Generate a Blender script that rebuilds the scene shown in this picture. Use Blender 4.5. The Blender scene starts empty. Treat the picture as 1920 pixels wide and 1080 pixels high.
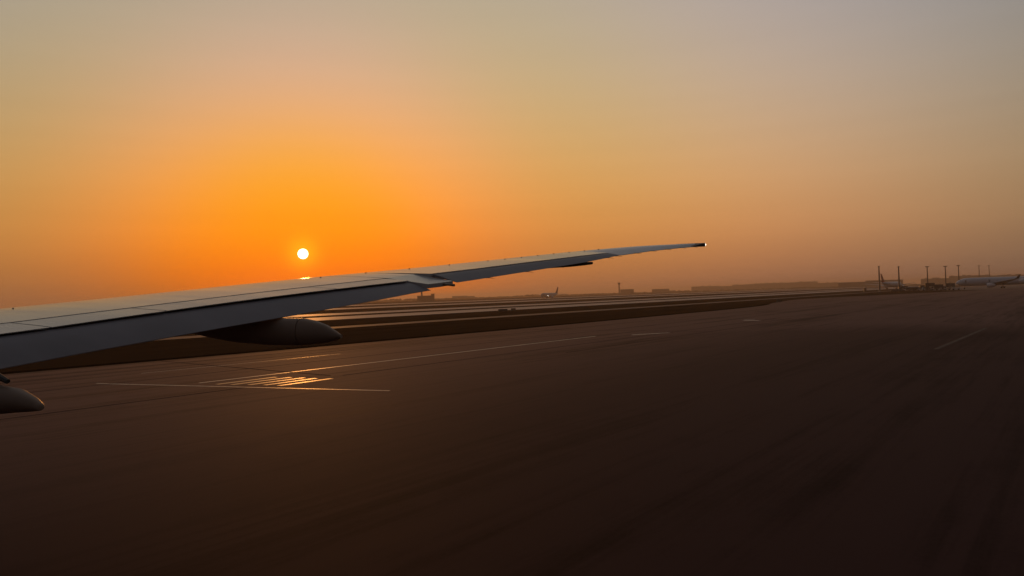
import bpy, bmesh, math, random
from mathutils import Vector, Matrix
random.seed(7)
R = math.radians
scene = bpy.context.scene
COL = scene.collection

# ------------------------------------------------------------------ camera
EYE = Vector((0.0, 0.0, 5.6))
ROLL, PITCH = R(1.747), R(0.601)
cam_data = bpy.data.cameras.new('camera')
cam = bpy.data.objects.new('camera', cam_data)
COL.objects.link(cam)
scene.camera = cam
cam_data.sensor_width = 36.0
cam_data.lens = 36.0 * 1400.0 / 1920.0
cam_data.clip_start = 0.1
cam_data.clip_end = 30000.0
_f = Vector((0, math.cos(PITCH), math.sin(PITCH)))
_r0 = Vector((1, 0, 0))
_u0 = _r0.cross(_f)
_rt = _r0 * math.cos(ROLL) - _u0 * math.sin(ROLL)
_up = _u0 * math.cos(ROLL) + _r0 * math.sin(ROLL)
_m = Matrix((_rt, _up, -_f)).transposed().to_4x4()
_m.translation = EYE
cam.matrix_world = _m

# ------------------------------------------------------------------ sky
SUN_AZ, SUN_EL = R(-15.57), R(3.57)
SUN_DIR = Vector((math.sin(SUN_AZ) * math.cos(SUN_EL), math.cos(SUN_AZ) * math.cos(SUN_EL), math.sin(SUN_EL)))
world = bpy.data.worlds.new('World')
scene.world = world
world.use_nodes = True
wt = world.node_tree
wt.nodes.clear()


def wn(kind, **kw):
    n = wt.nodes.new(kind)
    for k, v in kw.items():
        setattr(n, k, v)
    return n


def wlink(a, b):
    wt.links.new(a, b)


def wmath(op, a, b=None):
    n = wn('ShaderNodeMath', operation=op)
    for i, v in enumerate((a, b)):
        if v is None:
            continue
        if isinstance(v, (int, float)):
            n.inputs[i].default_value = v
        else:
            wlink(v, n.inputs[i])
    return n.outputs[0]


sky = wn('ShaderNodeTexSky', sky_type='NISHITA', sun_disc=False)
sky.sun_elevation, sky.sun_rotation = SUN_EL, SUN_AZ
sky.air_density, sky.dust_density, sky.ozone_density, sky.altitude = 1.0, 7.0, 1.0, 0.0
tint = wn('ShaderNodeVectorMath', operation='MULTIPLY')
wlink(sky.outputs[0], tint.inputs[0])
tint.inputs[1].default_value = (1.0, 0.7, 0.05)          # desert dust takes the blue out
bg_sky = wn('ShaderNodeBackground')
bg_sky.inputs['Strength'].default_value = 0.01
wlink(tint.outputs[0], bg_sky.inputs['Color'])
# dusty air of a late sunset: falls off with the angle from the sun and thickens at the horizon
tc = wn('ShaderNodeTexCoord')
nrm = wn('ShaderNodeVectorMath', operation='NORMALIZE')
wlink(tc.outputs['Generated'], nrm.inputs[0])
dot = wn('ShaderNodeVectorMath', operation='DOT_PRODUCT')
wlink(nrm.outputs[0], dot.inputs[0])
dot.inputs[1].default_value = SUN_DIR
theta = wmath('MULTIPLY', wmath('ARCCOSINE', wmath('MINIMUM', dot.outputs['Value'], 1.0)), 57.29578)
sep = wn('ShaderNodeSeparateXYZ')
wlink(nrm.outputs[0], sep.inputs[0])
elev = wmath('MAXIMUM', wmath('MULTIPLY', wmath('ARCSINE', sep.outputs['Z']), 57.29578), 0.0)


def gauss(s):
    return wmath('EXPONENT', wmath('MULTIPLY', wmath('MULTIPLY', theta, theta), -0.5 / (s * s)))


g6, g10, g17, g26, g45 = gauss(6.0), gauss(10.0), gauss(17.0), gauss(26.0), gauss(45.0)
h4, h12, h30 = (wmath('EXPONENT', wmath('MULTIPLY', elev, -1 / k)) for k in (4.0, 12.0, 30.0))
side = wn('ShaderNodeVectorMath', operation='DOT_PRODUCT')
wlink(nrm.outputs[0], side.inputs[0])
side.inputs[1].default_value = (math.cos(SUN_AZ), -math.sin(SUN_AZ), 0.0)
lean = wmath('MULTIPLY', side.outputs['Value'], g45)          # the dust bank is a little brighter to the north
# logarithm of the dusty sky's colour, summed over these fall-offs
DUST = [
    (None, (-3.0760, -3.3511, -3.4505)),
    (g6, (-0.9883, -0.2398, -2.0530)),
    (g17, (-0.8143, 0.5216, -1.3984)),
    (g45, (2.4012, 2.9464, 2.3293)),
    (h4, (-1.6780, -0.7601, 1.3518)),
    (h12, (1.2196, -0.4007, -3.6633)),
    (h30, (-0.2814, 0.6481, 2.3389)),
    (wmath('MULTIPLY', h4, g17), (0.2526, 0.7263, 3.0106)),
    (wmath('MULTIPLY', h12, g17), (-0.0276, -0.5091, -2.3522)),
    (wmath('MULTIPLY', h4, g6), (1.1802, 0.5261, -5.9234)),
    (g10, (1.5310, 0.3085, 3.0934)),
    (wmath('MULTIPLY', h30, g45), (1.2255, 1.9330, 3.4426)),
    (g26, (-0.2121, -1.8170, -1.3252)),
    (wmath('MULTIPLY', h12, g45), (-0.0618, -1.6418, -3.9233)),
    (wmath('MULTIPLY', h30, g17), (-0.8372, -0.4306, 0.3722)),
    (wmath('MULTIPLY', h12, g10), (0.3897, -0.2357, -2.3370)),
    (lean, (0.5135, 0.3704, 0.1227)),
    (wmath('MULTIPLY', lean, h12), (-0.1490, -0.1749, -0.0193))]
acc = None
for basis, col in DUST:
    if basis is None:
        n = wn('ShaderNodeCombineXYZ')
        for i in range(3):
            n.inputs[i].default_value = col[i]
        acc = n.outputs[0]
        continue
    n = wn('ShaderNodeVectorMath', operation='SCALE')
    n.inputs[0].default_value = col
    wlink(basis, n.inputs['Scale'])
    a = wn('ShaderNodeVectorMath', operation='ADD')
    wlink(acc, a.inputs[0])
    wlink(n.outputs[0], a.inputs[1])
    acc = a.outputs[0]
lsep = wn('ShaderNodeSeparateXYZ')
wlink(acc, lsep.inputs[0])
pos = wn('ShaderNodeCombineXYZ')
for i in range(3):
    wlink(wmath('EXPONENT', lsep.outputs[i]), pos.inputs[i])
disc = wn('ShaderNodeMapRange', interpolation_type='SMOOTHSTEP')
wlink(theta, disc.inputs['Value'])
for k, v in (('From Min', 0.24), ('From Max', 0.41), ('To Min', 1.0), ('To Max', 0.0)):
    disc.inputs[k].default_value = v
dcol = wn('ShaderNodeVectorMath', operation='SCALE')
dcol.inputs[0].default_value = (14.0, 11.0, 7.0)
wlink(disc.outputs[0], dcol.inputs['Scale'])
corona = wn('ShaderNodeVectorMath', operation='SCALE')
corona.inputs[0].default_value = (0.30, 0.20, 0.004)
wlink(gauss(0.75), corona.inputs['Scale'])
# thin dust layers lying level in the low sky
lay = wn('ShaderNodeMapping')
lay.inputs['Scale'].default_value = (1.6, 1.6, 55.0)
wlink(nrm.outputs[0], lay.inputs['Vector'])
lnz = wn('ShaderNodeTexNoise')
lnz.inputs['Scale'].default_value = 1.0
lnz.inputs['Detail'].default_value = 4.0
wlink(lay.outputs[0], lnz.inputs['Vector'])
lamp = wmath('ADD', wmath('MULTIPLY', wmath('MULTIPLY', wmath('SUBTRACT', lnz.outputs[0], 0.5), 0.16), h12), 1.0)
banded = wn('ShaderNodeVectorMath', operation='SCALE')
wlink(pos.outputs[0], banded.inputs[0])
wlink(lamp, banded.inputs['Scale'])
tot0 = wn('ShaderNodeVectorMath', operation='ADD')
wlink(banded.outputs[0], tot0.inputs[0])
wlink(corona.outputs[0], tot0.inputs[1])
tot = wn('ShaderNodeVectorMath', operation='ADD')
wlink(tot0.outputs[0], tot.inputs[0])
wlink(dcol.outputs[0], tot.inputs[1])
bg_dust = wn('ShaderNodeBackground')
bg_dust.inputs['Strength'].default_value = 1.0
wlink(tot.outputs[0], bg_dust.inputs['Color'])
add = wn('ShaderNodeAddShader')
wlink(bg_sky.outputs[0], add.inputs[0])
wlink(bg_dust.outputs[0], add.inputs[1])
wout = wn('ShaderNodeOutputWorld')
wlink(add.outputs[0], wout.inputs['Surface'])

# ------------------------------------------------------------------ sun
sd = bpy.data.lights.new('sun', 'SUN')
sd.energy = 0.9
sd.angle = R(0.7)
sd.color = (1.0, 0.37, 0.08)
sun = bpy.data.objects.new('sun', sd)
COL.objects.link(sun)
sun.rotation_euler = SUN_DIR.to_track_quat('Z', 'Y').to_euler()
sun.location = (-200, 700, 60)

# ------------------------------------------------------------------ exposure / render
vs = scene.view_settings
vs.view_transform = 'Standard'
vs.look = 'None'
vs.exposure = 0.0
vs.gamma = 1.0
vs.use_curve_mapping = False
cy = scene.cycles
cy.max_bounces = 5
cy.diffuse_bounces = 3
cy.glossy_bounces = 3
cy.volume_bounces = 1
cy.sample_clamp_indirect = 4.0
cy.caustics_reflective = False
cy.caustics_refractive = False
cy.use_denoising = True


# ================================================================== materials
def mat(name, col, rough=0.6, spec=0.5, metal=0.0, var=0.0, vscale=1.0, stretch=(1, 1, 1), bump=0.0, emit=None, estr=0.0, rvar=0.0, detail=6.0):
    m = bpy.data.materials.new(name)
    m.use_nodes = True
    t = m.node_tree
    b = t.nodes['Principled BSDF']
    b.inputs['Roughness'].default_value = rough
    b.inputs['Specular IOR Level'].default_value = spec
    b.inputs['Metallic'].default_value = metal
    b.inputs['Base Color'].default_value = (*col, 1)
    if emit:
        b.inputs['Emission Color'].default_value = (*emit, 1)
        b.inputs['Emission Strength'].default_value = estr
    if var or bump or rvar:
        c = t.nodes.new('ShaderNodeTexCoord')
        mp = t.nodes.new('ShaderNodeMapping')
        mp.inputs['Scale'].default_value = stretch
        nz = t.nodes.new('ShaderNodeTexNoise')
        nz.inputs['Scale'].default_value = vscale
        nz.inputs['Detail'].default_value = detail
        t.links.new(c.outputs['Object'], mp.inputs['Vector'])
        t.links.new(mp.outputs[0], nz.inputs['Vector'])
        if var:
            mr = t.nodes.new('ShaderNodeMapRange')
            mr.inputs['From Min'].default_value, mr.inputs['From Max'].default_value = 0.3, 0.7
            mr.inputs['To Min'].default_value, mr.inputs['To Max'].default_value = 1 - var, 1 + var
            t.links.new(nz.outputs[0], mr.inputs['Value'])
            sc = t.nodes.new('ShaderNodeVectorMath')
            sc.operation = 'SCALE'
            sc.inputs[0].default_value = col
            t.links.new(mr.outputs[0], sc.inputs['Scale'])
            t.links.new(sc.outputs[0], b.inputs['Base Color'])
        if rvar:
            rr = t.nodes.new('ShaderNodeMapRange')
            rr.inputs['From Min'].default_value, rr.inputs['From Max'].default_value = 0.3, 0.7
            rr.inputs['To Min'].default_value, rr.inputs['To Max'].default_value = rough - rvar, rough + rvar
            t.links.new(nz.outputs[0], rr.inputs['Value'])
            t.links.new(rr.outputs[0], b.inputs['Roughness'])
        if bump:
            bp = t.nodes.new('ShaderNodeBump')
            bp.inputs['Strength'].default_value = bump
            bp.inputs['Distance'].default_value = 0.02
            t.links.new(nz.outputs[0], bp.inputs['Height'])
            t.links.new(bp.outputs[0], b.inputs['Normal'])
    return m


def pavement_mat(name, dark, light, rough, rvar, spec=0.4, near_dark=None):
    """Tarmac worn in long lanes by traffic: streaks along x, stains, fine grit."""
    m = bpy.data.materials.new(name)
    m.use_nodes = True
    t = m.node_tree
    b = t.nodes['Principled BSDF']
    b.inputs['Specular IOR Level'].default_value = spec
    c = t.nodes.new('ShaderNodeTexCoord')
    val = None
    for sx, sy, det, w in ((0.004, 0.10, 5, 0.26), (0.014, 0.45, 6, 0.30), (0.035, 0.05, 4, 0.22), (0.07, 1.9, 4, 0.20), (0.5, 0.5, 3, 0.08), (5.0, 7.0, 2, 0.06)):
        mp = t.nodes.new('ShaderNodeMapping')
        mp.inputs['Scale'].default_value = (sx, sy, 1)
        mp.inputs['Location'].default_value = (sx * 911, sy * 77, 0)
        nz = t.nodes.new('ShaderNodeTexNoise')
        nz.inputs['Scale'].default_value = 1.0
        nz.inputs['Detail'].default_value = det
        nz.inputs['Roughness'].default_value = 0.6
        t.links.new(c.outputs['Object'], mp.inputs['Vector'])
        t.links.new(mp.outputs[0], nz.inputs['Vector'])
        k = t.nodes.new('ShaderNodeMath')
        k.operation = 'MULTIPLY'
        k.inputs[1].default_value = w
        t.links.new(nz.outputs[0], k.inputs[0])
        if val is None:
            val = k.outputs[0]
        else:
            s = t.nodes.new('ShaderNodeMath')
            s.operation = 'ADD'
            t.links.new(val, s.inputs[0])
            t.links.new(k.outputs[0], s.inputs[1])
            val = s.outputs[0]
    cr = t.nodes.new('ShaderNodeValToRGB')
    cr.color_ramp.elements[0].position = 0.445
    cr.color_ramp.elements[0].color = (*dark, 1)
    cr.color_ramp.elements[1].position = 0.565
    cr.color_ramp.elements[1].color = (*light, 1)
    t.links.new(val, cr.inputs[0])
    base = cr.outputs[0]
    if near_dark:
        # newer, darker surfacing laid over the near lanes, feathered; near fall-off of reflected sky is painted in too
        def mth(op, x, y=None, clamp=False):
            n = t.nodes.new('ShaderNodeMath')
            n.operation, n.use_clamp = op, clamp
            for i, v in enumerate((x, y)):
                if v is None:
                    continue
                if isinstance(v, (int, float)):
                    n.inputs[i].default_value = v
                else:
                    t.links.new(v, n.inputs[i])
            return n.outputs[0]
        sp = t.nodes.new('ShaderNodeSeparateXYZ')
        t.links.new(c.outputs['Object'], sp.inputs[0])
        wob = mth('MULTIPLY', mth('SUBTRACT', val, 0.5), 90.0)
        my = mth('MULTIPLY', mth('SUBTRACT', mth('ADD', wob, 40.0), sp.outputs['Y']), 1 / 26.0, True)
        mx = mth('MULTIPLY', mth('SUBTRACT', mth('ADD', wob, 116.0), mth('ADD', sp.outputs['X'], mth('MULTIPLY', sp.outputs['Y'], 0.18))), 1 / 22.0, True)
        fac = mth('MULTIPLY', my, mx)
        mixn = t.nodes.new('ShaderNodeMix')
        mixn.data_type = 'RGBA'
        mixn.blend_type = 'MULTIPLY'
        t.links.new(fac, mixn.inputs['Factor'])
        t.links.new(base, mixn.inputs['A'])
        mixn.inputs['B'].default_value = (*near_dark, 1)
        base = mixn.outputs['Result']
    t.links.new(base, b.inputs['Base Color'])
    rr = t.nodes.new('ShaderNodeMapRange')
    rr.inputs['From Min'].default_value, rr.inputs['From Max'].default_value = 0.38, 0.62
    rr.inputs['To Min'].default_value, rr.inputs['To Max'].default_value = rough + rvar, rough - rvar
    t.links.new(val, rr.inputs['Value'])
    t.links.new(rr.outputs[0], b.inputs['Roughness'])
    return m


M = {
    'tarmac': pavement_mat('tarmac', (0.046, 0.0270, 0.0245), (0.150, 0.0880, 0.0800), 0.90, 0.04, 0.05, near_dark=(0.40, 0.35, 0.37)),
    'old_asphalt': pavement_mat('old_asphalt', (0.05, 0.034, 0.028), (0.11, 0.075, 0.06), 0.84, 0.06, 0.25),
    'concrete': pavement_mat('concrete', (0.24, 0.185, 0.155), (0.40, 0.315, 0.265), 0.72, 0.08, 0.3),
    'dark_strip': mat('dark_strip', (0.006, 0.004, 0.003), 0.95, 0.0, var=0.3, vscale=0.3),
    'grass': pavement_mat('dry_ground', (0.018, 0.0092, 0.0045), (0.050, 0.0270, 0.0140), 0.97, 0.02, 0.0),  # self-shadow of the back-lit ground is put into these dark browns
    'line_paint': mat('line_paint', (0.55, 0.50, 0.42), 0.5, 0.5, var=0.35, vscale=1.2, stretch=(0.4, 3, 1)),
    'faint_paint': mat('faint_paint', (0.055, 0.040, 0.034), 0.8, 0.2, var=0.5, vscale=0.8, stretch=(0.6, 3, 1)),
    'key_glint_paint': mat('key_glint_paint', (0.60, 0.38, 0.18), 0.50, 0.30, var=0.25, vscale=0.6, stretch=(0.5, 1.2, 1), rvar=0.04),  # the sun's orange glint is tinted into this paint
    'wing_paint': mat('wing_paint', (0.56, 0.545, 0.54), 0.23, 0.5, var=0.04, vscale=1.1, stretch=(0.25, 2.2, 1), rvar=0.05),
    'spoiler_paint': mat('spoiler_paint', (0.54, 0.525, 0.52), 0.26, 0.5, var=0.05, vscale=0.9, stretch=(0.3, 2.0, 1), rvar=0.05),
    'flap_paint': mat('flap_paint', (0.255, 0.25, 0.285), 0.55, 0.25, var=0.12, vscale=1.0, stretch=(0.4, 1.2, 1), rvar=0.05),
    'fairing_glare_tint': mat('fairing_glare_tint', (0.26, 0.19, 0.145), 0.5, 0.3, var=0.12, vscale=1.5),  # warm cast of lens glare is mixed into this colour
    'seal': mat('seal', (0.012, 0.01, 0.009), 0.8, 0.2),
    'dark_metal': mat('dark_metal', (0.05, 0.048, 0.045), 0.5, 0.4),
    'lens_white': mat('lens_white', (0.9, 0.85, 0.8), 0.2, 0.5, emit=(1.0, 0.86, 0.68), estr=2.2),
    'landing_light': mat('landing_light', (0.9, 0.9, 0.9), 0.2, 0.5, emit=(1.0, 0.93, 0.82), estr=25.0),
    'jet_white': mat('jet_white', (0.60, 0.63, 0.70), 0.4, 0.5, var=0.06, vscale=0.1),
    'jet_grey': mat('jet_grey', (0.30, 0.31, 0.33), 0.45, 0.5, var=0.08, vscale=0.2),
    'jet_red': mat('jet_red', (0.45, 0.05, 0.03), 0.4, 0.5),
    'jet_maroon': mat('jet_maroon', (0.12, 0.03, 0.04), 0.4, 0.5),
    'jet_blue': mat('jet_blue', (0.05, 0.08, 0.20), 0.4, 0.5),
    'glass': mat('glass', (0.02, 0.022, 0.025), 0.12, 0.6),
    'tyre': mat('tyre', (0.02, 0.02, 0.02), 0.85, 0.2),
    'galvanised': mat('galvanised', (0.16, 0.15, 0.14), 0.6, 0.4),
    'truck_white': mat('truck_white', (0.5, 0.5, 0.48), 0.5, 0.4),
    'truck_dark': mat('truck_dark', (0.09, 0.085, 0.08), 0.6, 0.4),
    'truck_yellow': mat('truck_yellow', (0.38, 0.25, 0.05), 0.55, 0.4),
    'wall_pale': mat('wall_pale', (0.30, 0.26, 0.21), 0.8, 0.3, var=0.1, vscale=0.05),
    'wall_dark': mat('wall_dark', (0.17, 0.15, 0.13), 0.8, 0.3, var=0.1, vscale=0.05),
    'roof_metal': mat('roof_metal', (0.30, 0.29, 0.28), 0.5, 0.5),
    'foliage': mat('foliage', (0.045, 0.05, 0.025), 0.9, 0.1, var=0.3, vscale=0.2),
}


# ================================================================== mesh helpers
class MB:
    def __init__(self):
        self.v, self.f = [], []

    def add(self, verts, faces):
        o = len(self.v)
        self.v += [tuple(p) for p in verts]
        self.f += [tuple(i + o for i in q) for q in faces]
        return self

    def box(self, x0, x1, y0, y1, z0, z1, bev=0.0, taper=0.0):
        t = taper
        p = [(x0, y0, z0), (x1, y0, z0), (x1, y1, z0), (x0, y1, z0),
             (x0 + t, y0 + t, z1), (x1 - t, y0 + t, z1), (x1 - t, y1 - t, z1), (x0 + t, y1 - t, z1)]
        return self.add(p, [(3, 2, 1, 0), (4, 5, 6, 7), (0, 1, 5, 4), (1, 2, 6, 5), (2, 3, 7, 6), (3, 0, 4, 7)])

    def loft(self, rings, closed=True, caps=True):
        n = len(rings[0])
        vs = [p for r in rings for p in r]
        fs = []
        for i in range(len(rings) - 1):
            for j in range(n if closed else n - 1):
                k = (j + 1) % n
                fs.append((i * n + j, i * n + k, (i + 1) * n + k, (i + 1) * n + j))
        if caps and closed:
            fs.append(tuple(reversed(range(n))))
            fs.append(tuple((len(rings) - 1) * n + j for j in range(n)))
        return self.add(vs, fs)

    def tube(self, pts, rad, n=8, sy=1.0):
        rings = []
        P = [Vector(p) for p in pts]
        rr = rad if isinstance(rad, (list, tuple)) else [rad] * len(P)
        for i, p in enumerate(P):
            d = (P[min(i + 1, len(P) - 1)] - P[max(i - 1, 0)]).normalized()
            a = d.cross(Vector((0, 0, 1)))
            if a.length < 1e-4:
                a = Vector((1, 0, 0))
            a.normalize()
            b = d.cross(a).normalized()
            rings.append([p + a * math.cos(2 * math.pi * k / n) * rr[i] + b * math.sin(2 * math.pi * k / n) * rr[i] * sy for k in range(n)])
        return self.loft(rings)

    def prism(self, poly, z0, z1):
        n = len(poly)
        vs = [(x, y, z0) for x, y in poly] + [(x, y, z1) for x, y in poly]
        fs = [tuple(reversed(range(n))), tuple(range(n, 2 * n))] + [(i, (i + 1) % n, n + (i + 1) % n, n + i) for i in range(n)]
        return self.add(vs, fs)

    def mesh(self, name, m, smooth=30):
        me = bpy.data.meshes.new(name)
        me.from_pydata(self.v, [], self.f)
        bm = bmesh.new()
        bm.from_mesh(me)
        bmesh.ops.recalc_face_normals(bm, faces=bm.faces)
        bm.to_mesh(me)
        bm.free()
        me.materials.append(m)
        if smooth:
            me.shade_smooth()
            me.set_sharp_from_angle(angle=R(smooth))
        return me

    def build(self, name, m, parent=None, smooth=30, bevel=0.0):
        o = bpy.data.objects.new(name, self.mesh(name, m, smooth))
        COL.objects.link(o)
        if parent is not None:
            o.parent = parent
        if bevel:
            md = o.modifiers.new('bevel', 'BEVEL')
            md.width, md.segments, md.limit_method = bevel, 2, 'ANGLE'
        return o


def tag(o, label=None, cat=None, group=None, kind=None):
    for k, v in (('label', label), ('category', cat), ('group', group), ('kind', kind)):
        if v:
            o[k] = v
    return o


def empty(name, loc, rz=0.0):
    o = bpy.data.objects.new(name, None)
    COL.objects.link(o)
    o.location = loc
    o.rotation_euler = (0, 0, rz)
    o.empty_display_size = 0.5
    return o


def copy_tree(o, parent=None):
    c = o.copy()
    COL.objects.link(c)
    c.parent = parent
    for ch in list(o.children):
        copy_tree(ch, c)
    return c


def lerp(tab, u):
    if u <= tab[0][0]:
        (a, b), (c, d) = tab[0], tab[1]
        return b + (d - b) * (u - a) / (c - a)
    for (a, b), (c, d) in zip(tab, tab[1:]):
        if u <= c:
            return b + (d - b) * (u - a) / (c - a)
    return tab[-1][1]


def polar(az, dist):
    """A spot on the airfield: compass bearing from the taxiing jet, metres away."""
    return Vector((math.sin(R(az)) * dist, math.cos(R(az)) * dist, 0))


# ================================================================== ground and pavements
LANE = R(90 - 37.13)          # heading of the taxiway, local x runs along it
FIELD = 9000


def sheet(name, poly, z, m, parent=None, kind='structure'):
    mb = MB()
    mb.add([(x, y, z) for x, y in poly], [tuple(range(len(poly)))])
    o = mb.build(name, m, parent, smooth=0)
    if parent is None:
        o.rotation_euler = (0, 0, LANE)
        tag(o, kind=kind)
    return o


GRID = [-FIELD, -6000, -3500, -2000, -1200, -700, -400, -250, -150, -80, -40, 0, 40, 80, 150, 250, 400, 700, 1200, 2000, 3500, 6000, FIELD]


def gridded(name, xs, ys, z, m):
    mb = MB()
    n = len(ys)
    mb.add([(x, y, z) for x in xs for y in ys], [(i * n + j, (i + 1) * n + j, (i + 1) * n + j + 1, i * n + j + 1) for i in range(len(xs) - 1) for j in range(n - 1)])
    o = mb.build(name, m, None, smooth=0)
    o.rotation_euler = (0, 0, LANE)
    return tag(o, kind='structure')


tag(gridded('ground', GRID, GRID, -0.06, M['grass']),
    'flat dry brown airfield ground running to the hazy horizon', 'ground')
def edge_curve(pts, n=8):
    """Smooth pavement edge: cubic Hermite through the points, x always increasing."""
    m = []
    for i in range(len(pts)):
        a, b = pts[max(i - 1, 0)], pts[min(i + 1, len(pts) - 1)]
        m.append((b[1] - a[1]) / (b[0] - a[0]))
    out = []
    for i in range(len(pts) - 1):
        (x0, y0), (x1, y1) = pts[i], pts[i + 1]
        h = x1 - x0
        for k in range(n):
            t = k / n
            out.append((x0 + h * t, (2 * t ** 3 - 3 * t ** 2 + 1) * y0 + (t ** 3 - 2 * t ** 2 + t) * h * m[i]
                        + (-2 * t ** 3 + 3 * t ** 2) * y1 + (t ** 3 - t ** 2) * h * m[i + 1]))
    return out + [pts[-1]]


near_edge = edge_curve([(-500, 77), (0, 77.5), (60, 76), (150, 76.5), (230, 80), (290, 92), (355, 101), (440, 84), (521, 62), (640, 36), (900, -20)])


def bay(name, edge, y0, z, m):
    mb = MB()
    n, k = len(edge), 12
    mb.add([(x, y0 + (y - y0) * q / k, z) for x, y in edge for q in range(k + 1)],
           [(i * (k + 1) + q, (i + 1) * (k + 1) + q, (i + 1) * (k + 1) + q + 1, i * (k + 1) + q + 1) for i in range(n - 1) for q in range(k)])
    o = mb.build(name, m, None, smooth=0)
    o.rotation_euler = (0, 0, LANE)
    return tag(o, kind='structure')


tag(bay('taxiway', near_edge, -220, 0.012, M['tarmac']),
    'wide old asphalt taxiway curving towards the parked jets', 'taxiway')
# near-black strip drawn along the pavement edge
sh = MB()
inn = [p for p in near_edge if p[0] <= 262]
for a, b in zip(inn, inn[1:]):
    sh.add([(a[0], a[1] - 0.8, 0.018), (b[0], b[1] - 0.8, 0.018), (b[0], b[1] + 1.9, 0.018), (a[0], a[1] + 1.9, 0.018)], [(0, 1, 2, 3)])
so = sh.build('dark_strip', M['dark_strip'], None, smooth=0)
so.rotation_euler = (0, 0, LANE)
tag(so, 'thin black strip along the taxiway edge', 'dark_strip', kind='structure')
# parallel concrete taxiways farther out
for k, (y0, y1, lab) in enumerate(((122, 131, 'narrow pale service road beyond the dry strip'), (180, 215, 'pale concrete taxiway in the middle distance'),
                                   (240, 278, 'pale concrete runway beyond the middle taxiway'), (395, 470, 'wide pale far runway'), (620, 760, 'farthest pale paved strip under the haze'))):
    tag(gridded('service_road' if k == 0 else 'far_taxiway', [x * 200 for x in range(-13, 14)], [y0, (y0 + y1) / 2, y1], 0.0, M['concrete'] if k else M['old_asphalt']),
        lab, 'taxiway')
tag(sheet('parking_apron', [(560, -260), (1500, -260), (1500, 118), (700, 118), (600, 60)], -0.01, M['old_asphalt']), 'asphalt apron under the parked jets', 'apron')


# painted markings, pieces of the pavement they lie on
def strip(name, pts, w, z, m, parent):
    mb = MB()
    for (ax, ay), (bx, by) in zip(pts, pts[1:]):
        d = Vector((bx - ax, by - ay)).normalized()
        n = Vector((-d.y, d.x)) * w / 2
        mb.add([(ax - n.x, ay - n.y, z), (bx - n.x, by - n.y, z), (bx + n.x, by + n.y, z), (ax + n.x, ay + n.y, z)], [(0, 1, 2, 3)])
    return mb.build(name, m, parent, smooth=0)


PZ = 0.018
markings = empty('taxiway_markings', (0, 0, 0), LANE)
tag(markings, 'white painted lines and striped block tinted with sun glint on the taxiway beneath the sun', 'markings', kind='structure')
strip('edge_line', [(29.2, 50.6), (60, 50.4), (84, 50.2)], 0.34, PZ, M['line_paint'], markings)
strip('cross_line', [(25.6, 58.5), (26.4, 55.3), (31.9, 33.8)], 0.22, PZ, M['line_paint'], markings)
strip('faint_line', [(31.3, 63.2), (52, 62.4)], 0.16, PZ, M['line_paint'], markings)
strip('edge_line', [(87.4, 46.7), (92.5, 43.8)], 0.6, PZ, M['line_paint'], markings)
strip('edge_line', [(130.7, 47.5), (128.3, 43.8)], 0.85, PZ, M['line_paint'], markings)
strip('edge_line', [(131.0, 47.6), (134.5, 46.8)], 0.3, PZ, M['line_paint'], markings)
strip('edge_line', [(71.7, 9.7), (105.9, 8.9)], 0.4, PZ, M['faint_paint'], markings)
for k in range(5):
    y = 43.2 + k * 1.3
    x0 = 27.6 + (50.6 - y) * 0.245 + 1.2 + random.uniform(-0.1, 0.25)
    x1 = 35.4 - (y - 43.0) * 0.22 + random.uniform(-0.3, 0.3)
    strip('stripe', [(x0, y), (x1, y + 0.05)], 0.52, PZ, M['key_glint_paint'], markings)

for x0, y0, x1, y1, z in ((-60, 57.2, 180, 57.0, PZ), (-40, 66.5, 200, 66.2, PZ), (-60, 70.4, 120, 70.6, PZ), (10, 44.6, 29, 44.6, PZ), (37, 44.2, 140, 43.9, PZ), (60, 39.2, 150, 39.5, PZ),
                          (36.5, 45, 39.2, 75, PZ), (96, 40, 99, 75, PZ)):
    strip('tar_seam', [(x0, y0), (x1, y1)], 0.16, z, M['dark_strip'], markings)

# ================================================================== the wing beside the camera
HEAD = R(-18.35)              # local x aft, local y outboard
jet = empty('airliner', (0, 0, 0), HEAD)
tag(jet, 'grey airliner wing with lowered flaps, raked tip and canoe fairings across the sunset', 'airplane')


def v_le(u):
    return -25.0 + (u * 0.675 if u < 26 else 26 * 0.675 + (u - 26) * 1.75)


def v_te(u):
    if u < 7:
        return -25.0 + 12.1 + u * 0.0857
    if u < 26:
        return -25.0 + 12.7 + (u - 7) * 0.404
    return -25.0 + 12.7 + 19 * 0.404 + (u - 26) * 0.95


Z_CREST = [(0, 4.60), (10, 5.53), (12, 5.713), (14, 5.911), (16, 6.118), (18, 6.312), (20, 6.493), (22, 6.691), (24, 6.898), (26, 7.104), (26.5, 7.169), (27, 7.232), (27.5, 7.284), (28, 7.321), (28.5, 7.345), (29, 7.364)]
Z_HINGE = [(0, 4.25), (10, 5.302), (11, 5.423), (12, 5.538), (13, 5.65), (14, 5.757), (15, 5.854), (16, 5.945), (17, 6.035), (18, 6.125)]
Z_FLAP = [(0, 3.50), (9, 4.709), (10, 4.849), (11, 4.976), (12, 5.107), (13, 5.225), (14, 5.347), (15, 5.476), (16, 5.605), (17, 5.74), (18, 5.86)]
Z_AH = [(18, 6.224), (20, 6.416), (22, 6.622), (24, 6.822), (25.5, 6.971), (26, 7.01)]
Z_TE = [(18, 5.95), (19, 6.056), (20, 6.17), (22, 6.394), (24, 6.622), (25, 6.763), (26, 6.902), (26.5, 6.979), (27, 7.059), (27.5, 7.119), (28, 7.178), (28.5, 7.223), (29, 7.244)]
U_FLAP, U_AIL, U_TIP, U_END = 17.6, 18.45, 26.05, 28.85


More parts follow.
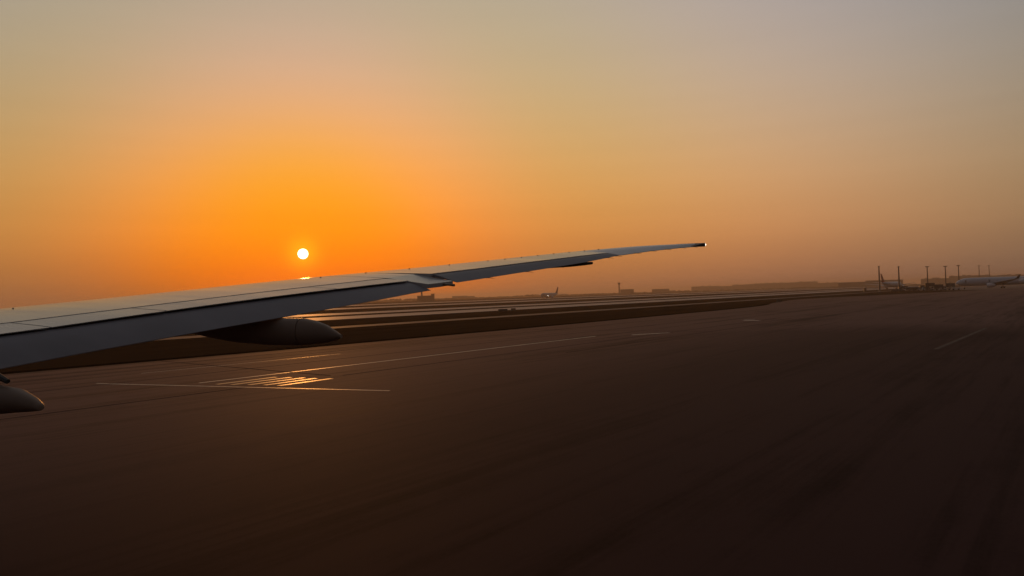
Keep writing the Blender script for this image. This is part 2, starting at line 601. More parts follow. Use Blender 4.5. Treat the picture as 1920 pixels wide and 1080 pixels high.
def upper(u, v):
    """Height of the wing's upper skin."""
    c = v_te(u) - v_le(u)
    vc, zc = v_le(u) + 0.4 * c, lerp(Z_CREST, u)
    if v <= vc:
        s = max(0.0, min(1.0, (v - v_le(u)) / (vc - v_le(u))))
        return zc - 0.06 * c * (1 - math.sqrt(max(0.0, 1 - (1 - s) ** 2.2)))
    vh, zh = rear(u)
    if U_FLAP + 1e-6 <= u < U_AIL - 1e-6:
        vm = v_te(u) - 0.15 * c
        zm = 6.115 + (u - U_FLAP) / (U_AIL - U_FLAP) * 0.125
        if v > vm:
            t = (v - vm) / (vh - vm)
            return zm - (zm - zh) * (0.6 * t + 0.4 * t * t)
        vh, zh = vm, zm
    t = (v - vc) / (vh - vc)
    return zc - (zc - zh) * t ** 1.6


def rear(u):
    c = v_te(u) - v_le(u)
    if u < U_FLAP + 1e-6:
        return v_te(u) - 0.12 * c, lerp(Z_HINGE, u)
    if u < U_AIL - 1e-6:
        return v_te(u) - 0.02 * c, lerp(Z_TE, max(u, 18)) + 0.05 - 0.08 * max(0.0, 18 - u)
    if u < U_TIP - 1e-6:
        return v_te(u) - 0.15 * c, lerp(Z_AH, u)
    return v_te(u), lerp(Z_TE, u)


SP0 = 0.26                    # spoilers start this fraction of the chord before the trailing edge


def skin_ring(u, spoil):
    c = v_te(u) - v_le(u)
    vl, vc = v_le(u), v_le(u) + 0.4 * c
    vh, zh = rear(u)
    pts = []
    for s in (0.0, 0.02, 0.06, 0.14, 0.28, 0.5, 0.75, 1.0):
        v = vl + (vc - vl) * s
        pts.append((v, u, upper(u, v)))
    vs_ = v_te(u) - SP0 * c if spoil else vc + (vh - vc) * 0.6
    for s in (0.25, 0.5, 0.75, 1.0):
        v = vc + (vs_ - vc) * s
        pts.append((v, u, upper(u, v)))
    drop = 0.06 if spoil else 0.0
    vr = vs_ + 0.005
    pts.append((vr, u, upper(u, vr) - drop))
    ve = vh - (0.10 if spoil else 0.0)
    pts.append((ve, u, upper(u, ve) - drop))
    th = max(0.012, 0.022 * c) if u < U_TIP else 0.014
    pts.append((ve, u, upper(u, ve) - drop - th))
    for s in (0.8, 0.55, 0.3, 0.12, 0.04):
        v = vl + (vh - vl) * s
        k = math.sin(math.pi * min(1.0, s * 1.05) ** 0.7)
        pts.append((v, u, upper(u, v) - th - 0.085 * c * k - 0.0 * s))
    return pts


us = [0, 2, 4, 6, 7.3, 9, 10, 11, 12, 13, 14, 15, 16, 17, 17.4, 17.585]
mb = MB()
mb.loft([skin_ring(u, True) for u in us])
wing = mb.build('wing', M['wing_paint'], jet, smooth=28)
mb = MB()
mb.loft([skin_ring(u, False) for u in (17.605, 17.8, 18.0, 18.2, 18.44)])
mb.loft([skin_ring(u, False) for u in (18.45, 19, 20, 21, 22, 23, 24, 25, 25.7, 26.04)])
mb.build('outer_skin', M['wing_paint'], wing, smooth=28)
mb = MB()
mb.loft([skin_ring(u, False) for u in (26.05, 26.25, 26.5, 26.75, 27, 27.25, 27.5, 27.75, 28, 28.2, 28.4, 28.6, 28.75, 28.85)])
mb.build('raked_tip', M['wing_paint'], wing, smooth=28)

# spoiler panels, each with its own gap all round
for a, b in ((0.4, 3.4), (3.43, 6.6), (7.2, 9.98), (10.015, 11.84), (11.875, 15.50), (15.535, 17.56)):
    mb = MB()
    rings = []
    n = 6
    for i in range(n + 1):
        u = a + (b - a) * i / n
        c = v_te(u) - v_le(u)
        v0, (v1, z1) = v_te(u) - SP0 * c + 0.05, rear(u)
        top = [(v0 + (v1 - v0) * s, u, upper(u, v0 + (v1 - v0) * s) - 0.007) for s in (0, 0.33, 0.66, 1.0)]
        bot = [(p[0], u, p[2] - th) for p, th in zip(top[::-1], (0.012, 0.035, 0.045, 0.03))]
        rings.append(top + bot)
    mb.loft(rings)
    mb.build('spoiler', M['spoiler_paint'], wing, smooth=28)


def flap_ring(u, v0, z0, v1, z1, th):
    d = Vector((v1 - v0, 0, z1 - z0))
    L = d.length
    d.normalize()
    n = Vector((-d.z, 0, d.x))
    out = []
    for s, hgt in ((0.0, 0.0), (0.03, 0.5), (0.10, 0.85), (0.25, 1.0), (0.5, 0.82), (0.8, 0.38), (1.0, 0.06), (1.0, -0.06), (0.7, -0.15), (0.35, -0.4), (0.12, -0.6), (0.02, -0.4)):
        p = Vector((v0, u, z0)) + d * (L * s) + n * (th * hgt)
        out.append(tuple(p))
    return out


def make_flap(a, b, n):
    mb = MB()
    rings = []
    for i in range(n + 1):
        u = a + (b - a) * i / n
        c = v_te(u) - v_le(u)
        vh, zh = rear(min(u, 17.59))
        rings.append(flap_ring(u, vh - 0.17, zh - 0.105, v_te(u), lerp(Z_FLAP, u), 0.015 * c))
    mb.loft(rings)
    return mb.build('flap', M['flap_paint'], wing, smooth=28)


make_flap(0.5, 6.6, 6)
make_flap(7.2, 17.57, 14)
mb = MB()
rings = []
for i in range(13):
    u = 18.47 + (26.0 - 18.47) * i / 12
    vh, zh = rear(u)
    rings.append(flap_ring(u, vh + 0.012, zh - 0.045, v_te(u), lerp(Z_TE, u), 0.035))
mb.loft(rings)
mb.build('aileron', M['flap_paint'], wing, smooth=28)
# dark seal along the hinge lines
for a, b, n, dz in ((7.2, 17.56, 12, 0.07), (18.47, 26.0, 8, 0.05)):
    mb = MB()
    mb.tube([(rear(a + (b - a) * i / n)[0] - 0.09, a + (b - a) * i / n, rear(a + (b - a) * i / n)[1] - dz) for i in range(n + 1)], 0.03, 6)
    mb.build('hinge_seal', M['seal'], wing)


# canoe fairings over the flap tracks
def canoe(u, prof, width, m, cut=None):
    rings = []
    wmax = max(t - b for _, t, b in prof)
    for v, zt, zb in prof:
        cz, hz = (zt + zb) / 2, (zt - zb) / 2
        wy = width * min(1.0, (2 * hz / wmax) ** 0.7)
        rings.append([(v, u + wy * math.cos(2 * math.pi * k / 14), cz + hz * math.sin(2 * math.pi * k / 14)) for k in range(14)])
    if cut is None:
        return MB().loft(rings).build('flap_track_fairing', m, wing, smooth=50)
    MB().loft(rings[:cut + 1]).build('flap_track_fairing', m, wing, smooth=50)
    gap = [[(x + 0.022, y, z) for x, y, z in rings[cut]]]
    MB().loft(gap + rings[cut + 1:]).build('fairing_tail', m, wing, smooth=50)


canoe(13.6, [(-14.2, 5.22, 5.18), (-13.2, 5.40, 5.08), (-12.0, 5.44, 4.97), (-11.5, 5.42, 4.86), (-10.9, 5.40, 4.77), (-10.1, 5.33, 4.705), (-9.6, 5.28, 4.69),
             (-9.23, 5.27, 4.69), (-8.9, 5.21, 4.705), (-8.62, 5.11, 4.735), (-8.42, 4.99, 4.78), (-8.28, 4.90, 4.83)], 0.27, M['fairing_glare_tint'], cut=7)
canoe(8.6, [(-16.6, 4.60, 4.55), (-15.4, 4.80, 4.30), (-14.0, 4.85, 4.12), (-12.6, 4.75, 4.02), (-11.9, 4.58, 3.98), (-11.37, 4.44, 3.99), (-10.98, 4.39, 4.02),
            (-10.7, 4.27, 4.04), (-10.55, 4.17, 4.055), (-10.54, 4.15, 4.07)], 0.32, M['fairing_glare_tint'], cut=5)
canoe(2.6, [(-16.6, 3.9, 3.85), (-15.0, 4.0, 3.45), (-13.0, 3.95, 3.25), (-12.0, 3.75, 3.22), (-11.5, 3.6, 3.25), (-11.2, 3.4, 3.3)], 0.34, M['fairing_glare_tint'])
canoe(18.15, [(-9.6, 5.90, 5.87), (-9.0, 5.97, 5.89), (-8.6, 5.995, 5.92), (-8.3, 6.005, 5.945), (-7.95, 5.995, 5.935), (-7.75, 5.975, 5.91), (-7.62, 5.96, 5.89)], 0.08, M['fairing_glare_tint'])
canoe(24.2, [(-7.2, 6.50, 6.47), (-6.6, 6.56, 6.49), (-6.0, 6.62, 6.50), (-5.5, 6.64, 6.53), (-5.22, 6.645, 6.555), (-5.20, 6.635, 6.565)], 0.09, M['dark_metal'])
# flap drive link between the wing and the inboard fairing
mb = MB()
mb.tube([(-11.9, 8.6, 4.72), (-11.45, 8.6, 4.60), (-11.2, 8.6, 4.50)], [0.05, 0.06, 0.04], 8)
mb.build('drive_link', M['dark_metal'], wing)

# vortex generators standing on the crest
vg = MB()
vg.add([(-0.05, 0.0, -0.02), (0.07, 0.016, -0.02), (0.07, 0.016, 0.055), (0.02, 0.009, 0.055), (-0.05, 0.012, -0.02), (0.07, 0.028, -0.02), (0.07, 0.028, 0.055), (0.02, 0.021, 0.055)],
       [(0, 1, 2, 3), (7, 6, 5, 4), (0, 4, 5, 1), (1, 5, 6, 2), (2, 6, 7, 3), (3, 7, 4, 0)])
vgm = vg.mesh('vortex_generator', M['dark_metal'], 0)
for u in (11.28, 17.32, 18.53, 19.81, 21.1, 22.46, 23.1, 23.75, 24.41, 25.09, 25.77, 26.23, 26.55):
    o = bpy.data.objects.new('vortex_generator', vgm)
    COL.objects.link(o)
    v = v_le(u) + 0.42 * (v_te(u) - v_le(u))
    o.location = (v, u, upper(u, v))
    o.scale = (0.42, 0.42, 0.42)
    o.parent = wing
# static wicks trailing from the rear edge
wk = MB()
wk.tube([(-0.05, 0, 0.0), (0.06, 0, -0.004), (0.22, 0, -0.03)], [0.012, 0.009, 0.004], 6)
wkm = wk.mesh('static_wick', M['dark_metal'])
for u in (19.6, 21.2, 22.6, 25.3, 25.8, 26.5, 27.0, 27.5, 28.0, 28.4):
    o = bpy.data.objects.new('static_wick', wkm)
    COL.objects.link(o)
    o.location = (v_te(u), u, lerp(Z_TE, u))
    o.parent = wing
# tip cap and navigation light
vt = v_te(28.85)
mb = MB()
mb.loft([[(v_le(28.5) + 0.15, 28.5, 7.26), (v_te(28.5) - 0.02, 28.5, 7.21), (v_te(28.5) - 0.02, 28.5, 7.25), (v_le(28.5) + 0.15, 28.5, 7.352)],
         [(v_le(28.87), 28.87, 7.25), (vt + 0.03, 28.88, 7.235), (vt + 0.03, 28.88, 7.365), (v_le(28.87), 28.87, 7.372)]])
mb.build('tip_cap', M['dark_metal'], wing, smooth=40)
mb = MB()
mb.tube([(vt + 0.0, 28.93, 7.245), (vt + 0.01, 28.935, 7.30), (vt + 0.0, 28.93, 7.365)], [0.03, 0.055, 0.03], 10)
tag(mb.build('navigation_light', M['lens_white'], wing, smooth=60), 'lit white lamp at the wing tip')


# ================================================================== other airliners
def foil(x0, x1, y, z, t):
    c = x1 - x0
    up_ = [(x0, y, z), (x0 + 0.06 * c, y, z + t * 0.55), (x0 + 0.35 * c, y, z + t), (x0 + 0.7 * c, y, z + t * 0.6), (x1, y, z + 0.02)]
    lo = [(x0 + 0.7 * c, y, z - t * 0.2), (x0 + 0.3 * c, y, z - t * 0.6)]
    return up_ + lo


def make_airliner(label, fin_m, body_m, winglets, lights, cat='airplane'):
    """Twin-jet wide-body; nose at the origin, tail along +x."""
    r = empty('parked_airliner', (0, 0, 0))
    tag(r, label, cat, 'airliners on the airfield')
    prof = [(0.0, 0.05, 4.9), (0.5, 0.8, 4.95), (1.5, 1.5, 5.1), (3, 2.2, 5.3), (5, 2.75, 5.5), (7.5, 3.05, 5.6), (12, 3.1, 5.6), (40, 3.1, 5.6),
            (46, 2.9, 5.8), (52, 2.2, 6.4), (57, 1.4, 6.9), (61, 0.7, 7.2), (63, 0.25, 7.3)]
    mb = MB()
    mb.loft([[(x, rad * math.cos(2 * math.pi * k / 24), z + rad * math.sin(2 * math.pi * k / 24)) for k in range(24)] for x, rad, z in prof])
    body = mb.build('fuselage', body_m, r, smooth=45)
    for s in (-1, 1):
        mb = MB()
        mb.add([(2.3, s * 0.7, 6.95), (3.3, s * 1.55, 6.72), (3.9, s * 1.9, 7.05), (3.2, s * 0.8, 7.5), (2.35, s * 0.7, 7.0), (3.35, s * 1.6, 6.78), (3.95, s * 1.95, 7.1), (3.2, s * 0.85, 7.56)],
               [(0, 1, 2, 3), (4, 5, 6, 7), (0, 1, 5, 4), (1, 2, 6, 5), (2, 3, 7, 6), (3, 0, 4, 7)])
        mb.build('cockpit_window', M['glass'], body, smooth=0)
        for x in (6.5, 22, 45):
            MB().box(x, x + 1.1, s * 3.0 - 0.12, s * 3.0 + 0.12, 5.0, 6.9).build('cabin_door', M['jet_grey'], body, smooth=0)
        mb = MB()
        mb.loft([foil(19.5, 33.5, s * 2.2, 3.6, 0.85), foil(25.0, 34.6, s * 9.5, 4.5, 0.6), foil(38.4, 41.0, s * 29.0, 6.9, 0.16)])
        w = mb.build('wing', M['jet_grey'], r, smooth=40)
        if winglets:
            mb = MB()
            mb.loft([foil(38.6, 41.0, s * 28.95, 6.9, 0.16), foil(39.8, 41.7, s * 29.5, 7.9, 0.12), foil(41.2, 42.2, s * 30.0, 9.7, 0.06)])
            mb.build('winglet', fin_m, w, smooth=40)
        mb = MB()
        mb.loft([foil(55.5, 61.0, s * 0.7, 7.3, 0.3), foil(60.2, 62.6, s * 10.3, 8.3, 0.12)])
        mb.build('tailplane', body_m, r, smooth=40)
        mb = MB()
        ex, ey, ez = 21.0, s * 9.6, 2.45
        mb.loft([[(ex + dx, ey + q * math.cos(2 * math.pi * k / 16), ez + q * math.sin(2 * math.pi * k / 16)) for k in range(16)]
                 for dx, q in ((0.9, 0.3), (0.2, 1.25), (0.0, 1.4), (0.3, 1.58), (2.0, 1.65), (4.2, 1.4), (5.2, 1.05), (5.2, 0.5), (6.2, 0.1))])
        en = mb.build('engine', M['jet_white'], r, smooth=45)
        mb = MB()
        mb.loft([[(ex + 1.5, ey - 0.2, ez + 1.3), (ex + 5.0, ey - 0.2, ez + 1.2), (ex + 5.0, ey + 0.2, ez + 1.2), (ex + 1.5, ey + 0.2, ez + 1.3)],
                 [(ex + 4.0, ey - 0.2, ez + 2.1), (ex + 8.5, ey - 0.2, ez + 2.1), (ex + 8.5, ey + 0.2, ez + 2.1), (ex + 4.0, ey + 0.2, ez + 2.1)]])
        mb.build('pylon', M['jet_grey'], en, smooth=0)
        mb = MB()
        mb.tube([(31.0, s * 5.4, 4.0), (31.0, s * 5.4, 0.75)], 0.22, 8)
        gear = mb.build('main_gear', M['dark_metal'], r)
        for dx in (-0.85, 0.85):
            for dy in (-0.55, 0.55):
                mb = MB()
                mb.tube([(31 + dx, s * 5.4 + dy - 0.2, 0.66), (31 + dx, s * 5.4 + dy + 0.2, 0.66)], 0.64, 14)
                mb.build('wheel', M['tyre'], gear)
    mb = MB()
    mb.tube([(6.2, 0, 3.0), (6.0, 0, 0.5)], 0.15, 8)
    ng = mb.build('nose_gear', M['dark_metal'], r)
    for dy in (-0.35, 0.35):
        mb = MB()
        mb.tube([(6.0, dy - 0.15, 0.52), (6.0, dy + 0.15, 0.52)], 0.5, 14)
        mb.build('wheel', M['tyre'], ng)
    mb = MB()
    mb.loft([[(51.5, -0.3, 7.6), (61.8, -0.12, 7.9), (61.8, 0.12, 7.9), (51.5, 0.3, 7.6)], [(54.6, -0.25, 9.6), (62.2, -0.1, 9.6), (62.2, 0.1, 9.6), (54.6, 0.25, 9.6)],
             [(62.0, -0.12, 18.3), (65.2, -0.06, 18.4), (65.2, 0.06, 18.4), (62.0, 0.12, 18.3)]])
    mb.build('tail_fin', fin_m, r, smooth=20)
    if lights:
        mb = MB()
        mb.tube([(18.9, -3.4, 3.9), (19.1, -3.4, 3.9)], 0.22, 12)
        mb.build('landing_light', M['landing_light'], r)
    return r


def set_jet(r, az, dist, tail_az):
    """tail_az: compass bearing in which the tail points."""
    r.location = polar(az, dist) + Vector((0, 0, 0.0))
    r.rotation_euler = (0, 0, math.pi / 2 - R(tail_az))
    return r


set_jet(make_airliner('white jet with upturned wingtip parked behind the row of vehicles', M['dark_metal'], M['jet_white'], True, False), 30.7, 680, 124)
set_jet(make_airliner('blue topped jet cut off by the right edge of the picture', M['jet_blue'], M['jet_white'], True, False), 34.15, 655, 128)
set_jet(make_airliner('distant taxiing jet with a lit landing lamp and dark upright tail', M['jet_maroon'], M['jet_grey'], False, True), 2.2, 1235, 30)
red = set_jet(make_airliner('far jet with a red tail fin turned away between the first two masts', M['jet_red'], M['jet_white'], False, False), 27.5, 1040, 226)


# ================================================================== service vehicles by the parked jets
def wheels(parent, xs, hw, rad, wid=0.3):
    mb = MB()
    mb.tube([(0, -wid / 2, 0), (0, wid / 2, 0)], rad, 14)
    me = mb.mesh('wheel', M['tyre'])
    for x in xs:
        for s in (-1, 1):
            o = bpy.data.objects.new('wheel', me)
            COL.objects.link(o)
            o.location = (x, s * hw, rad)
            o.parent = parent


def vehicle(name, label, cat, az, dist, rz):
    e = empty(name, polar(az, dist) + Vector((0, 0, 0.012)), rz)
    tag(e, label, cat, 'service vehicles beside the parked jets')
    return e


def cab(parent, x0, x1, hw, z0, z1, m):
    mb = MB()
    zc = z0 + (z1 - z0) * 0.5
    mb.loft([[(x0, -hw, z0), (x1, -hw, z0), (x1, hw, z0), (x0, hw, z0)], [(x0, -hw, zc), (x1, -hw, zc), (x1, hw, zc), (x0, hw, zc)],
             [(x0 + 0.35 * (x1 - x0), -hw + 0.08, z1), (x1, -hw + 0.08, z1), (x1, hw - 0.08, z1), (x0 + 0.35 * (x1 - x0), hw - 0.08, z1)]])
    c = mb.build('cab', m, parent, smooth=0, bevel=0.06)
    mb = MB()
    xm = x0 + 0.3 * (x1 - x0)
    mb.box(x0 + 0.22 * (x1 - x0), x1 - 0.15, -hw - 0.01, hw + 0.01, zc + 0.1, z1 - 0.2)
    mb.build('window', M['glass'], c, smooth=0)


def tanker(label, az, dist, rz):
    e = vehicle('fuel_truck', label, 'truck', az, dist, rz)
    cab(e, 0, 2.2, 1.2, 0.6, 2.9, M['truck_white'])
    MB().box(0.3, 10.2, -0.6, 0.6, 0.6, 1.0).build('chassis', M['truck_dark'], e, smooth=0)
    mb = MB()
    mb.loft([[(x, 1.25 * k * math.cos(a * math.pi / 8), 2.15 + 1.05 * k * math.sin(a * math.pi / 8)) for a in range(16)] for x, k in ((2.5, 0.85), (2.7, 1), (10.0, 1), (10.2, 0.85))])
    mb.build('tank', M['truck_dark'], e, smooth=45)
    wheels(e, (1.1, 7.4, 8.8), 1.05, 0.52)


def box_truck(label, az, dist, rz, lift, m):
    e = vehicle('catering_truck', label, 'truck', az, dist, rz)
    cab(e, 0, 2.0, 1.15, 0.6, 2.7, M['truck_white'])
    MB().box(0.3, 8.2, -0.6, 0.6, 0.6, 0.95).build('chassis', M['truck_dark'], e, smooth=0)
    MB().box(2.2, 8.4, -1.25, 1.25, 1.1 + lift, 3.8 + lift).build('cargo_box', m, e, smooth=0, bevel=0.05)
    if lift:
        for s in (-1, 1):
            for xa, xb in ((2.8, 7.6), (7.6, 2.8)):
                MB().tube([(xa, s * 0.8, 1.0), (xb, s * 0.8, 1.1 + lift)], 0.1, 6).build('scissor_arm', M['truck_dark'], e)
    wheels(e, (1.0, 6.6), 1.0, 0.48)


def stair_truck(label, az, dist, rz):
    e = vehicle('stair_truck', label, 'truck', az, dist, rz)
    cab(e, 0, 1.8, 1.0, 0.5, 2.1, M['truck_white'])
    MB().box(0.2, 8.0, -1.0, 1.0, 0.5, 0.8).build('chassis', M['truck_dark'], e, smooth=0)
    mb = MB()
    for i in range(14):
        mb.box(1.9 + i * 0.42, 2.34 + i * 0.42, -0.8, 0.8, 0.9 + i * 0.27, 1.2 + i * 0.27)
    mb.build('stair', M['truck_dark'], e, smooth=0)
    for s in (-1, 1):
        mb = MB()
        mb.tube([(1.9, s * 0.85, 2.2), (7.8, s * 0.85, 5.9)], 0.06, 6)
        mb.tube([(1.9, s * 0.85, 1.1), (1.9, s * 0.85, 2.2)], 0.05, 6)
        mb.tube([(7.8, s * 0.85, 4.8), (7.8, s * 0.85, 5.9)], 0.05, 6)
        mb.build('handrail', M['truck_dark'], e)
        mb = MB()
        mb.tube([(7.2, s * 0.7, 0.8), (7.2, s * 0.7, 4.6)], 0.08, 6)
        mb.build('support_post', M['truck_dark'], e)
    wheels(e, (1.0, 6.6), 0.85, 0.4)


def tug(label, az, dist, rz, m):
    e = vehicle('pushback_tug', label, 'tug', az, dist, rz)
    MB().box(0, 6.0, -1.3, 1.3, 0.45, 1.35, taper=0.12).build('body', m, e, smooth=0, bevel=0.06)
    cab(e, 0.6, 2.2, 0.95, 1.35, 2.4, m)
    wheels(e, (1.3, 4.6), 1.2, 0.55, 0.45)


def dolly(label, az, dist, rz):
    e = vehicle('baggage_cart', label, 'cart', az, dist, rz)
    MB().box(0, 3.0, -0.9, 0.9, 0.45, 0.6).build('deck', M['truck_dark'], e, smooth=0)
    MB().box(0.1, 2.9, -0.8, 0.8, 0.603, 1.9, taper=0.15).build('load', M['truck_dark'], e, smooth=0, bevel=0.08)
    wheels(e, (0.5, 2.5), 0.75, 0.24, 0.2)


for az, nm in ((26.9, 'loaded baggage cart farthest left, near the first lamp mast'), (27.15, 'loaded baggage cart second from the left mast'),
               (27.4, 'loaded baggage cart at the foot of the second mast'), (29.0, 'loaded baggage cart between the raised catering truck and a tanker')):
    dolly(nm, az, 615, R(-30))
tanker('dark fuel tanker truck leftmost of the vehicle row, below the second mast', 27.6, 640, R(-30))
box_truck('truck with dark cargo box beside the fuel tanker', 28.1, 650, R(160), 0.0, M['truck_dark'])
box_truck('catering truck with its dark box raised on scissor arms', 28.75, 636, R(-20), 1.9, M['truck_dark'])
tanker('second fuel tanker in the middle of the vehicle row', 29.25, 655, R(-28))
stair_truck('mobile boarding stairs standing near the nose of the white jet', 29.75, 645, R(-35))
box_truck('brown box truck just left of the white jet nose', 30.2, 650, R(150), 0.6, M['truck_dark'])
box_truck('dark box truck squeezed between the low cargo truck and the raised catering truck', 28.45, 660, R(-15), 0.3, M['truck_dark'])
box_truck('tall dark box truck right behind the boarding stairs', 29.95, 668, R(-25), 1.2, M['truck_dark'])
tug('pale low pushback tug at the nose of the white jet', 30.45, 628, R(-30), M['truck_white'])


# ================================================================== floodlight masts
def mast(label, az, dist, h, head):
    e = empty('floodlight_mast', polar(az, dist))
    e.rotation_euler = (0, 0, -R(az))
    tag(e, label, 'light mast', 'floodlight masts around the apron')
    mb = MB()
    mb.tube([(0, 0, 0), (0, 0, h * 0.5), (0, 0, h)], [0.75, 0.6, 0.45], 10)
    mb.build('pole', M['galvanised'], e, smooth=50)
    MB().box(-0.8, 0.8, -0.8, 0.8, 0, 0.5, taper=0.1).build('base', M['wall_pale'], e, smooth=0)
    if head == 'plain':
        MB().box(-0.7, 0.7, -0.5, 0.5, h - 0.5, h + 0.3).build('lamp_head', M['galvanised'], e, smooth=0, bevel=0.08)
        return
    mb = MB()
    for k in range(12):
        a, b = k * math.pi / 6, (k + 1) * math.pi / 6
        mb.tube([(1.5 * math.cos(a), 1.5 * math.sin(a), h - 0.4), (1.5 * math.cos(b), 1.5 * math.sin(b), h - 0.4)], 0.12, 6)
    for k in range(4):
        a = k * math.pi / 2
        mb.tube([(0.2 * math.cos(a), 0.2 * math.sin(a), h - 0.4), (1.5 * math.cos(a), 1.5 * math.sin(a), h - 0.4)], 0.1, 6)
    mb.build('ring', M['galvanised'], e)
    lm = MB().box(-0.35, 0.35, -0.25, 0.25, -0.55, 0.45, taper=0.06).mesh('lamp', M['dark_metal'], 0)
    for k in range(6):
        o = bpy.data.objects.new('lamp', lm)
        COL.objects.link(o)
        a = k * math.pi / 3
        o.location = (1.55 * math.cos(a), 1.55 * math.sin(a), h - 0.4)
        o.rotation_euler = (0.3, 0, a + math.pi / 2)
        o.parent = e


mast('tallest plain lamp mast, leftmost of the row over the apron', 26.2, 700, 21.0, 'plain')
mast('second lamp mast from the left, close behind the red tailed jet', 27.4, 720, 20.5, 'plain')
mast('third lamp mast from the left with a round lamp ring', 29.1, 930, 24.0, 'ring')
mast('fourth lamp mast with a round ring above the box truck', 30.15, 950, 24.0, 'ring')
mast('fifth lamp mast with a round ring above the white jet nose', 30.9, 1060, 26.5, 'ring')
mast('faint far lamp mast rising behind the white jet cabin', 32.05, 1500, 33.0, 'ring')
mast('faintest lamp mast behind the wing of the white jet', 32.6, 1560, 33.5, 'ring')

# taxiway guidance boards in the dry strip
def board(label, az, dist, n):
    e = empty('taxiway_sign', polar(az, dist) + Vector((0, 0, -0.06)), -R(az) + 0.5)
    tag(e, label, 'sign', 'guidance boards beside the taxiway')
    MB().box(-0.9 * n, 0.9 * n, -0.12, 0.12, 0.35, 1.15).build('panel', M['truck_dark'], e, smooth=0, bevel=0.02)
    for k in range(n + 1):
        x = -0.75 * n + 1.5 * n * k / n
        MB().tube([(x, 0, 0), (x, 0, 0.36)], 0.05, 6).build('leg', M['dark_metal'], e)


board('low dark sign board in the dry strip left of the taxiing jet', -0.75, 262, 2)
board('shorter low sign board just right of the longer one in the dry strip', 0.05, 270, 1)
board('lone low sign board where the taxiway edge bends away', 19.6, 300, 1)

# equipment cabinet out on the grass
cb = empty('equipment_cabinet', polar(25.28, 700))
tag(cb, 'small dark equipment cabinet alone left of the masts', 'cabinet')
MB().box(-0.9, 0.9, -0.7, 0.7, 0.0, 3.2).build('housing', M['truck_dark'], cb, smooth=0, bevel=0.05)
MB().box(-1.0, 1.0, -0.8, 0.8, 3.203, 3.35).build('lid', M['truck_dark'], cb, smooth=0)


# ================================================================== far buildings
def building(label, az, dist, length, blocks, roof='flat', yaw=0.0):
    """blocks: (x0, x1, depth, height) in metres along the facade, which faces the camera."""
    e = empty('airport_building', polar(az, dist))
    e.rotation_euler = (0, 0, -R(az) + yaw)
    tag(e, label, 'building')
    for x0, x1, dep, h in blocks:
        w = MB().box(x0, x1, 0, dep, 0, h).build('wall', M['wall_dark'], e, smooth=0)
        MB().box(x0 - 0.6, x1 + 0.6, -0.6, dep + 0.6, h + 0.003, h + 0.9).build('roof', M['roof_metal'], e, smooth=0)
    return e


b1 = building('low brown block with a stepped end and tower under the flap tip', -7.25, 1450, 33, [(0, 26.5, 18, 10.2), (26.6, 33.0, 14, 13.6)])
mb = MB()
mb.tube([(8.8, 8, 10.3), (8.8, 8, 20.5), (8.8, 8, 21.0), (8.8, 8, 22.5), (8.8, 8, 25), (8.8, 8, 25.2)], [1.7, 1.6, 2.0, 3.0, 3.2, 2.4], 12)
mb.build('tower', M['wall_dark'], b1, smooth=30)
b2 = building('control tower with a long low annex on the hazy horizon', 8.2, 2500, 46, [(2, 46, 25, 15.0)])
mb = MB()
mb.tube([(-1.5, 10, 0), (-1.5, 10, 31), (-1.5, 10, 32), (-1.5, 10, 34.5), (-1.5, 10, 38.2), (-1.5, 10, 38.5)], [2.6, 2.2, 3.0, 4.2, 4.8, 3.6], 12)
mb.build('control_tower', M['wall_dark'], b2, smooth=30)
b3 = building('long hazy terminal with a stepped roof on the horizon right of the wing tip', 13.5, 4000, 420,
              [(0, 130, 60, 24.0), (130.2, 205, 60, 21.5), (205.2, 310, 60, 26.0), (310.2, 510, 70, 29.0), (510.2, 612, 60, 30.5), (612.2, 710, 60, 22.0)], yaw=R(-4))
b4 = building('pale far terminal block behind the ring lamp masts', 28.7, 3100, 330, [(0, 90, 60, 21.0), (90.2, 210, 60, 27.0), (210.2, 330, 60, 24.0), (330.2, 520, 60, 29.0)], yaw=R(-12))
for bb, n, w in ((b3, 22, 710), (b4, 14, 520)):
    for k in range(n):
        x = random.uniform(8, w - 20)
        hgt = max(o.bound_box[6][2] for o in bb.children if o.name.startswith('wall') and o.bound_box[0][0] <= x + 4 <= o.bound_box[6][0] + 1)
        MB().box(x, x + random.uniform(5, 16), 12, 24, hgt + 0.9, hgt + random.uniform(2.0, 4.2)).build('roof_plant', M['wall_dark'], bb, smooth=0)
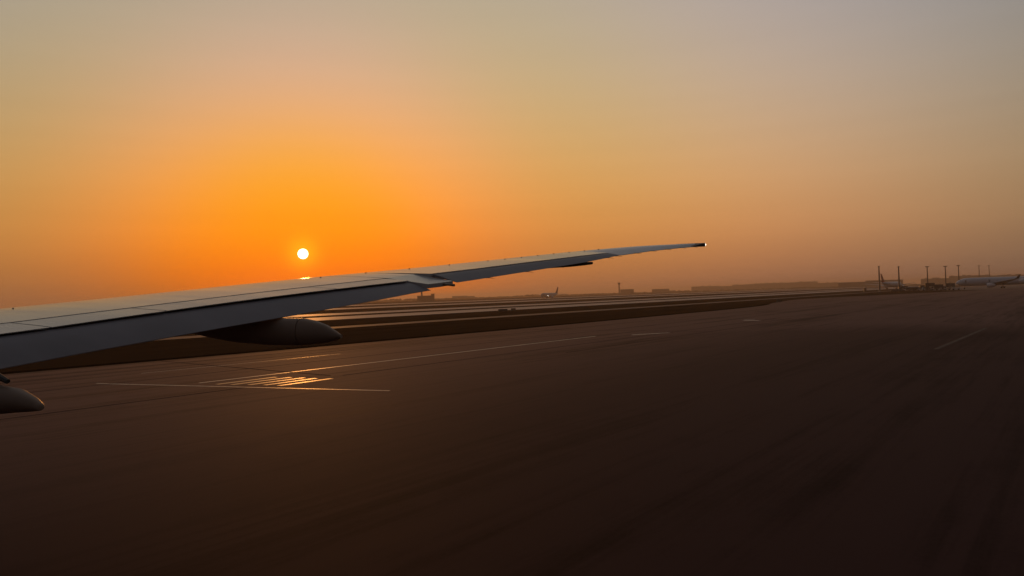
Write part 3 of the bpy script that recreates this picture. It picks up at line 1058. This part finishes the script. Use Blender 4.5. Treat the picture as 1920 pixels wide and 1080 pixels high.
building('low far shed between the long terminal and the masts', 23.6, 2300, 160, [(0, 70, 40, 14.0), (70.2, 160, 40, 17.0)], yaw=R(-8))
building('low far hangar on the horizon left of the taxiing jet', -4.6, 3000, 90, [(0, 60, 40, 11.0), (60.2, 90, 40, 9.0)])
building('small far shed just right of the control tower annex', 10.6, 2700, 60, [(0, 60, 30, 13.0)])

# far wood along the horizon: reads as one mass
tw = MB()
ico = []
t_ = (1 + 5 ** 0.5) / 2
for a in (-1, 1):
    for b in (-t_, t_):
        ico += [(a, b, 0), (0, a, b), (b, 0, a)]
iv = [Vector(p).normalized() for p in ico]
ifc = []
for i in range(12):
    for j in range(i + 1, 12):
        for k in range(j + 1, 12):
            if all((iv[p] - iv[q]).length < 1.1 for p, q in ((i, j), (j, k), (i, k))):
                ifc.append((i, j, k))
for n in range(1500):
    az = random.uniform(-48, 48)
    d = random.uniform(2700, 3700)
    p = polar(az, d)
    hh = (5.0 + 4.0 * max(0.0, math.sin(az * 0.9) * math.sin(az * 0.37 + 1))) * random.uniform(0.55, 1.15)
    w = random.uniform(5, 13)
    tw.add([(p.x + v.x * w * random.uniform(0.75, 1.2), p.y + v.y * w * random.uniform(0.75, 1.2), max(0, hh * 0.45 + v.z * hh * 0.62 * random.uniform(0.7, 1.2))) for v in iv], ifc)
tag(tw.build('far_trees', M['foliage'], None, smooth=0), 'low hazy line of far trees along the horizon', 'trees', kind='stuff')

# ================================================================== dusty air
hz = bpy.data.materials.new('haze')
hz.use_nodes = True
ht = hz.node_tree
ht.nodes.clear()
pv = ht.nodes.new('ShaderNodeVolumePrincipled')
pv.inputs['Color'].default_value = (0.86, 0.70, 0.52, 1)
pv.inputs['Density'].default_value = 0.00022
pv.inputs['Anisotropy'].default_value = 0.4
ho = ht.nodes.new('ShaderNodeOutputMaterial')
ht.links.new(pv.outputs[0], ho.inputs['Volume'])
hb = MB().box(-13000, 13000, -13000, 13000, -1.0, 48.0).build('haze', hz, None, smooth=0)
tag(hb, 'thin orange dust haze over the airfield', 'haze', kind='stuff')
